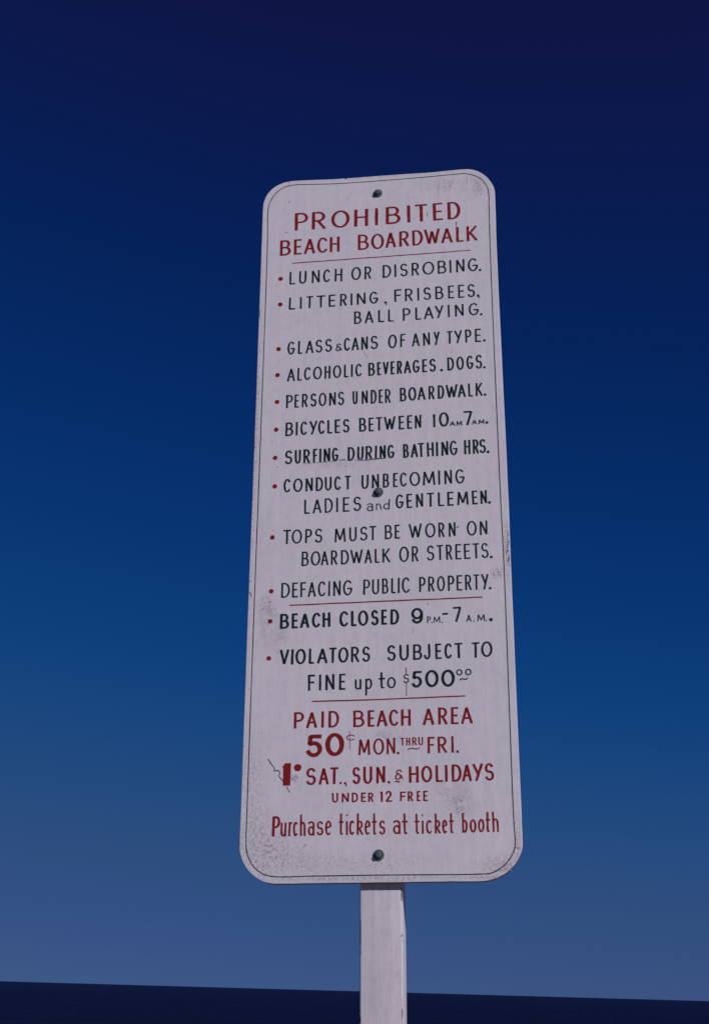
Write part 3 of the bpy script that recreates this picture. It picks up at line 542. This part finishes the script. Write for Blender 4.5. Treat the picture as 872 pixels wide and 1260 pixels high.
# ------------------------------------------------------------------ brush strokes
def arc(cx_, cy_, rx, ry, a0, a1, n=10):
    return [(cx_ + rx * math.cos(math.radians(a0 + (a1 - a0) * i / n)), cy_ + ry * math.sin(math.radians(a0 + (a1 - a0) * i / n))) for i in range(n + 1)]
def S_(): return [arc(.5, .745, .43, .255, 28, 270, 10)[:-1] + [(.5, .49)] + arc(.5, .265, .47, .265, 85, -155, 12)]
G = {
 'A': [[(0, 0), (.5, 1), (1, 0)], [(.17, .32), (.83, .32)]],
 'B': [[(0, 0), (0, 1)], [(0, 1), (.5, 1)] + arc(.5, .76, .38, .24, 90, -90, 8) + [(0, .52)], [(0, .52), (.52, .52)] + arc(.52, .26, .48, .26, 90, -90, 8) + [(0, 0)]],
 'C': [arc(.55, .5, .55, .5, 42, 318, 18)],
 'D': [[(0, 0), (0, 1)], [(0, 1), (.35, 1)] + arc(.35, .5, .65, .5, 84, -84, 14) + [(.35, 0), (0, 0)]],
 'E': [[(0, 0), (0, 1)], [(0, 1), (1, 1)], [(0, .51), (.86, .51)], [(0, 0), (1, 0)]],
 'F': [[(0, 0), (0, 1)], [(0, 1), (1, 1)], [(0, .52), (.84, .52)]],
 'G': [arc(.5, .5, .5, .5, 46, 352, 18) + [(1, .44), (.52, .44)]],
 'H': [[(0, 0), (0, 1)], [(1, 0), (1, 1)], [(0, .53), (1, .53)]],
 'I': [[(.5, 0), (.5, 1)]],
 'J': [[(.8, 1), (.8, .28)] + arc(.4, .28, .4, .28, -8, -165, 8)],
 'K': [[(0, 0), (0, 1)], [(.95, 1), (.02, .38)], [(.30, .56), (1, 0)]],
 'L': [[(0, 1), (0, 0), (1, 0)]],
 'M': [[(0, 0), (.09, 1), (.5, .12), (.91, 1), (1, 0)]],
 'N': [[(0, 0), (0, 1), (1, 0), (1, 1)]],
 'O': [arc(.5, .5, .5, .5, 90, 450, 26)],
 'P': [[(0, 0), (0, 1)], [(0, 1), (.48, 1)] + arc(.48, .73, .52, .27, 90, -90, 8) + [(0, .45)]],
 'R': [[(0, 0), (0, 1)], [(0, 1), (.48, 1)] + arc(.48, .74, .48, .26, 90, -90, 8) + [(0, .48)], [(.45, .48), (1, 0)]],
 'S': S_(), 's': S_(),
 'T': [[(.5, 0), (.5, 1)], [(0, 1), (1, 1)]],
 'U': [[(0, 1), (0, .32)] + arc(.5, .32, .5, .32, 188, 352, 12) + [(1, .32), (1, 1)]],
 'V': [[(0, 1), (.5, 0), (1, 1)]],
 'W': [[(0, 1), (.27, 0), (.5, .88), (.73, 0), (1, 1)]],
 'Y': [[(0, 1), (.52, .42)], [(1, 1), (.30, 0)]],
 '0': [arc(.5, .5, .5, .5, 90, 450, 26)],
 '1': [[(.1, .86), (.6, 1), (.6, 0)]],
 '2': [arc(.46, .72, .42, .28, 165, -25, 10) + [(0, 0), (1, 0)]],
 '5': [[(.95, 1), (.18, 1), (.12, .58)] + arc(.47, .32, .5, .32, 120, -155, 14)],
 '7': [[(0, 1), (1, 1), (.35, 0)]],
 '9': [arc(.5, .66, .48, .34, -8, 360, 20) + [(.99, .5)] + arc(.5, .40, .49, .40, 0, -150, 12)],
 '&': [[(.84, .86), (.66, .97), (.40, 1), (.18, .88), (.20, .70), (.40, .60), (.58, .60)], [(.50, .60), (.20, .52), (.02, .34), (.06, .12), (.30, .02), (.56, .06), (.70, .24)], [(.60, .42), (.78, .44), (.88, .28), (1, .10)]],
 'a': [arc(.45, .80, .50, .18, 150, 15, 6) + [(.98, .7), (.98, 0)], arc(.48, .30, .48, .30, 30, 330, 14)],
 'n': [[(.08, 0), (.12, .92)], [(.12, .62)] + arc(.45, .6, .3, .32, 165, 25, 7) + [(1, 0)]],
 'd': [[(.95, 0), (1, 1)], arc(.5, .28, .5, .28, 20, 340, 16)],
 'u': [[(0, .62), (0, .2)] + arc(.5, .2, .5, .2, 185, 340, 9) + [(1, .25)], [(1, .62), (1, 0)]],
 'p': [[(.06, .62), (.06, -.42)], arc(.5, .31, .5, .31, 150, -150, 14)],
 't': [[(.42, 1), (.42, .14)] + arc(.66, .14, .24, .14, 190, 300, 5), [(0, .61), (.98, .61)]],
 'o': [arc(.5, .32, .5, .32, 90, 450, 22)],
 'r': [[(.06, .64), (.06, 0)], arc(.60, .40, .54, .24, 178, 70, 6)],
 'c': [arc(.55, .32, .55, .32, 55, 310, 14)],
 'h': [[(0, 0), (0, 1)], [(0, .44)] + arc(.5, .42, .5, .22, 160, 5, 8) + [(1, .3), (1, 0)]],
 'x': [],
 'e': [[(.05, .33), (.96, .40)] + arc(.5, .33, .5, .33, 12, 305, 15)],
 'i': [[(.5, .62), (.5, 0)], [(.5, .95), (.6, .95)]],
 'k': [[(0, 0), (0, 1)], [(0, .30)] + arc(.45, .47, .45, .17, 170, -50, 7) + [(.15, .27)], [(.3, .30), (1, 0)]],
 'b': [[(0, 1), (0, 0)], arc(.45, .31, .55, .31, 140, -140, 14)],
}
# script letters set in a box running from the baseline to the ascender
SMALL_S = [[(x, y * .64) for x, y in st] for st in S_()]
WHOLE = {'a', 'n'}

def ribbon(bm, pts, wx, wz, z, closed=False, wob=.06):
    """a brush stroke: flat band on the board, wx wide where it runs up the board, wz where it runs across"""
    n = len(pts); L = []; Rr = []
    for i in range(n):
        a = pts[max(0, i - 1)] if not closed else pts[(i - 1) % (n - 1)]
        b = pts[min(n - 1, i + 1)] if not closed else pts[(i + 1) % (n - 1)]
        if i == n - 1 and closed: a = pts[n - 2]; b = pts[1]
        if i == 0 and closed: a = pts[n - 2]; b = pts[1]
        p = pts[i]
        d1 = (p - a); d2 = (b - p)
        d1 = d1.normalized() if d1.length > 1e-6 else d2.normalized()
        d2 = d2.normalized() if d2.length > 1e-6 else d1
        def off(d):
            q = Vector((-d.y, d.x)); return Vector((q.x * wx / 2, q.y * wz / 2))
        o1, o2 = off(d1), off(d2)
        c = max(-1, min(1, d1.dot(d2)))
        if c < .3:                              # sharp corner: square butt on both sides
            for oo in (o1, o2):
                L.append(p + oo); Rr.append(p - oo)
        else:
            oo = (o1 + o2) / 2; s_ = 1 / max(.6, math.sqrt((1 + c) / 2))
            w_ = 1 + wob * noise.noise(Vector((p.x * .13, p.y * .13, 7)))
            L.append(p + oo * s_ * w_); Rr.append(p - oo * s_ * w_)
    vl = [bm.verts.new(P(q.x, q.y, -z)) for q in L]; vr = [bm.verts.new(P(q.x, q.y, -z)) for q in Rr]
    for i in range(len(vl) - 1):
        try: bm.faces.new((vl[i], vr[i], vr[i + 1], vl[i + 1]))
        except ValueError: pass

def disc(bm, u, v, r, z, n=16, irr=.05, sq=1.0):
    ph = random.random() * 6
    bm.faces.new([bm.verts.new(P(u + r * (1 + irr * math.sin(3 * t + ph)) * math.cos(t), v + sq * r * (1 + irr * math.cos(2 * t + ph)) * math.sin(t), -z)) for t in [6.28318 * i / n for i in range(n)]])

zc = [0]
def nz():
    zc[0] = (zc[0] + 1) % 9
    return .12 + zc[0] * .012

def dense(pts, step=2.2, jit=0.0, seed=0):
    """subdivide straight runs so the hand's wobble shows"""
    out = []
    for a, b in zip(pts, pts[1:]):
        n = max(1, int((b - a).length / step))
        for i in range(n):
            out.append(a.lerp(b, i / n))
    out.append(pts[-1])
    return [p + Vector((noise.noise(Vector((p.x * .09, p.y * .09, seed))), noise.noise(Vector((p.x * .09, p.y * .09, seed + 9))))) * jit for p in out]

def flat_mesh(name, bm):
    me = bpy.data.meshes.new(name)
    for f in bm.faces:
        f.normal_update()
        if f.normal.y > 0: f.normal_flip()
    bm.to_mesh(me); bm.free(); return me

def put_glyph(bm, gi, script, ch, u0, u1, vb, vt, sl, sv, sh):
    rr = random.Random(gi * 31 + int(vb))
    f = 1.10 if sv > 3.9 else 1.04
    sv *= f; sh *= f
    strokes = G[ch]
    if ch == 's' and script: strokes = SMALL_S
    if ch == 's' and not script: strokes = [[(x, y * .63) for x, y in st] for st in S_()]
    if ch == 'a' and script: strokes = [[(x, y * .66) for x, y in st] for st in G['a']]
    w = u1 - u0 - sv; h = vt - vb - sh
    lean = rr.uniform(-.014, .014)
    for st in strokes:
        js = rr.uniform(-.02, .02)
        pts = []
        for x, y in st:
            px_ = u0 + sv / 2 + (x + js * (0 if len(st) > 6 else 1)) * w + lean * y * h
            pts.append(Vector((px_, vb + sh / 2 + y * h + sl * (px_ - (u0 + u1) / 2))))
        closed = len(st) > 20 and (Vector(st[0]) - Vector(st[-1])).length < 1e-3
        if not closed:
            # the stroke ends at the outer edge of the letter
            for e0, e1 in ((0, 1), (-1, -2)):
                d = (pts[e0] - pts[e1])
                if d.length > 1e-6: d.normalize(); pts[e0] = pts[e0] + Vector((d.x * sv * .35, d.y * sh * .42))
            pts = dense(pts, 4.5, .26, gi)
        ribbon(bm, pts, sv, sh, nz(), closed, .16)

for name, colr, glyphs, extras in TEXT:
    mat = M_red if colr == 'red' else M_dark
    if name == 'bullets':
        for e in extras:
            b2 = bmesh.new(); disc(b2, e[1], e[2], e[3], .14, 18, .04)
            obj('bullet', flat_mesh('bullet', b2), M_red, board)
        continue
    if name == 'rules':
        for e in extras:
            b2 = bmesh.new()
            ribbon(b2, dense([Vector(q) for q in e[1]], 12, .5, 3), e[2], e[2], .20, False, .25)
            obj('rule_line', flat_mesh('rule_line', b2), M_red, board)
        continue
    if name == 'scrawl':
        for e in extras:
            b2 = bmesh.new()
            ribbon(b2, catmull([Vector(q) for q in e[1]], 4, False), e[2], e[2], .3, False, .25)
            obj('scrawl', flat_mesh('scrawl', b2), M_dark, board)
        continue
    # one mesh per painted word
    words = []
    for g in glyphs:
        if words:
            p = words[-1][-1]
            hgt = min(p[4] - p[3], g[4] - g[3])
            if g[1] - p[2] < hgt * .36 and not (p[0] == '&' or g[0] == '&') and abs((p[4] - p[3]) - (g[4] - g[3])) < hgt * .45:
                words[-1].append(g); continue
        words.append([g])
    bms = [bmesh.new() for _ in words]
    gi = 0
    for b2, wd in zip(bms, words):
        for g in wd: put_glyph(b2, gi, 'Purchase' in name, *g); gi += 1
    loose = []
    for e in extras:
        if e[0] == 'f':
            b2 = bmesh.new(); b2.faces.new([b2.verts.new(P(q[0], q[1], -.26)) for q in e[1]])
            loose.append(('numeral', b2)); continue
        c = e[1] if e[0] == 'o' else sum(q[0] for q in e[1]) / len(e[1])
        k_ = min(range(len(words)), key=lambda q: 0 if words[q][0][1] <= c <= words[q][-1][2] else min(abs(c - words[q][0][1]) * 2.5, abs(c - words[q][-1][2])))
        b2 = bms[k_]
        if e[0] == 'o': 
            if e[3] > 6: b2 = bmesh.new(); loose.append(('painted_dot', b2))
            disc(b2, e[1], e[2], e[3], nz())
        else:
            pts = [Vector(q) for q in e[1]]
            if len(pts) > 3: pts = catmull(pts, 4, False)
            ribbon(b2, pts, e[2], e[2], nz(), False, .25)
    for b2, wd in zip(bms, words):
        t = ''.join(g[0] for g in wd)
        obj('lettering', flat_mesh('lettering', b2), mat, board, label='%s hand-painted lettering reading %s' % ('red' if colr == 'red' else 'green-black', t))
    for nm, b2 in loose: obj(nm, flat_mesh(nm, b2), mat, board)

# thin green border line round the face
bm = bmesh.new()
bp = catmull([Vector(p) for p in BORDER], 8); bp.append(bp[0])
ribbon(bm, bp, 1.75, 1.8, .10, True, .3)
obj('border_line', flat_mesh('border_line', bm), M_line, board)

# scratches, chips and specks of dirt
bms = [bmesh.new() for _ in GRIME]
for pts, w, kx in SCRATCHES:
    p = dense([Vector(q) for q in pts], 1.2, .5, 4)
    n = len(p)
    for i in range(n - 1):       # tapered, broken stroke
        if kx in (0, 1) and noise.noise(Vector((p[i].x * .6, p[i].y * .6, 2))) < -.32: continue
        f0 = .35 + .65 * math.sin(math.pi * (i + .3) / n); f1 = .35 + .65 * math.sin(math.pi * (i + 1.3) / n)
        d = (p[i + 1] - p[i]).normalized(); q = Vector((-d.y, d.x)) * w / 2
        bms[kx].faces.new([bms[kx].verts.new(P(t.x, t.y, -.27 if kx != 3 else -.09)) for t in (p[i] + q * f0, p[i] - q * f0, p[i + 1] - q * f1, p[i + 1] + q * f1)])
def inside(u, v):
    from_edge = min(u + 1, 457 - u, v, 1365 - v)
    if from_edge < 1.0: return False
    for cx_, cy_ in ((57, 57), (400, 57), (57, 1308), (400, 1308)):
        if (u < 57) == (cx_ == 57) and (u < 57 or u > 400) and ((cy_ == 57 and v < 57) or (cy_ == 1308 and v > 1308)):
            if math.hypot(u - cx_, v - cy_) > 55.5: return False
    return True
for u, v, ru, rv, n, s, kx in SPECKLE:
    for i in range(n):
        a = random.random() * 6.283; q = random.random() ** .6
        x, y = u + ru * q * math.cos(a), v + rv * q * math.sin(a)
        if not inside(x, y): continue
        r_ = s * random.uniform(.35, 1.15)
        disc(bms[kx], x, y, r_, .085 if kx != 5 else .28, 6, .35, random.uniform(.6, 1.8))
for i, b_ in enumerate(bms):
    nm = ('scuff_mark', 'scuff_mark', 'paint_drip', 'paint_chip', 'rust_stain', 'grime_stain')[i]
    obj(nm, flat_mesh(nm, b_), GRIME[i], board, kind='stuff')
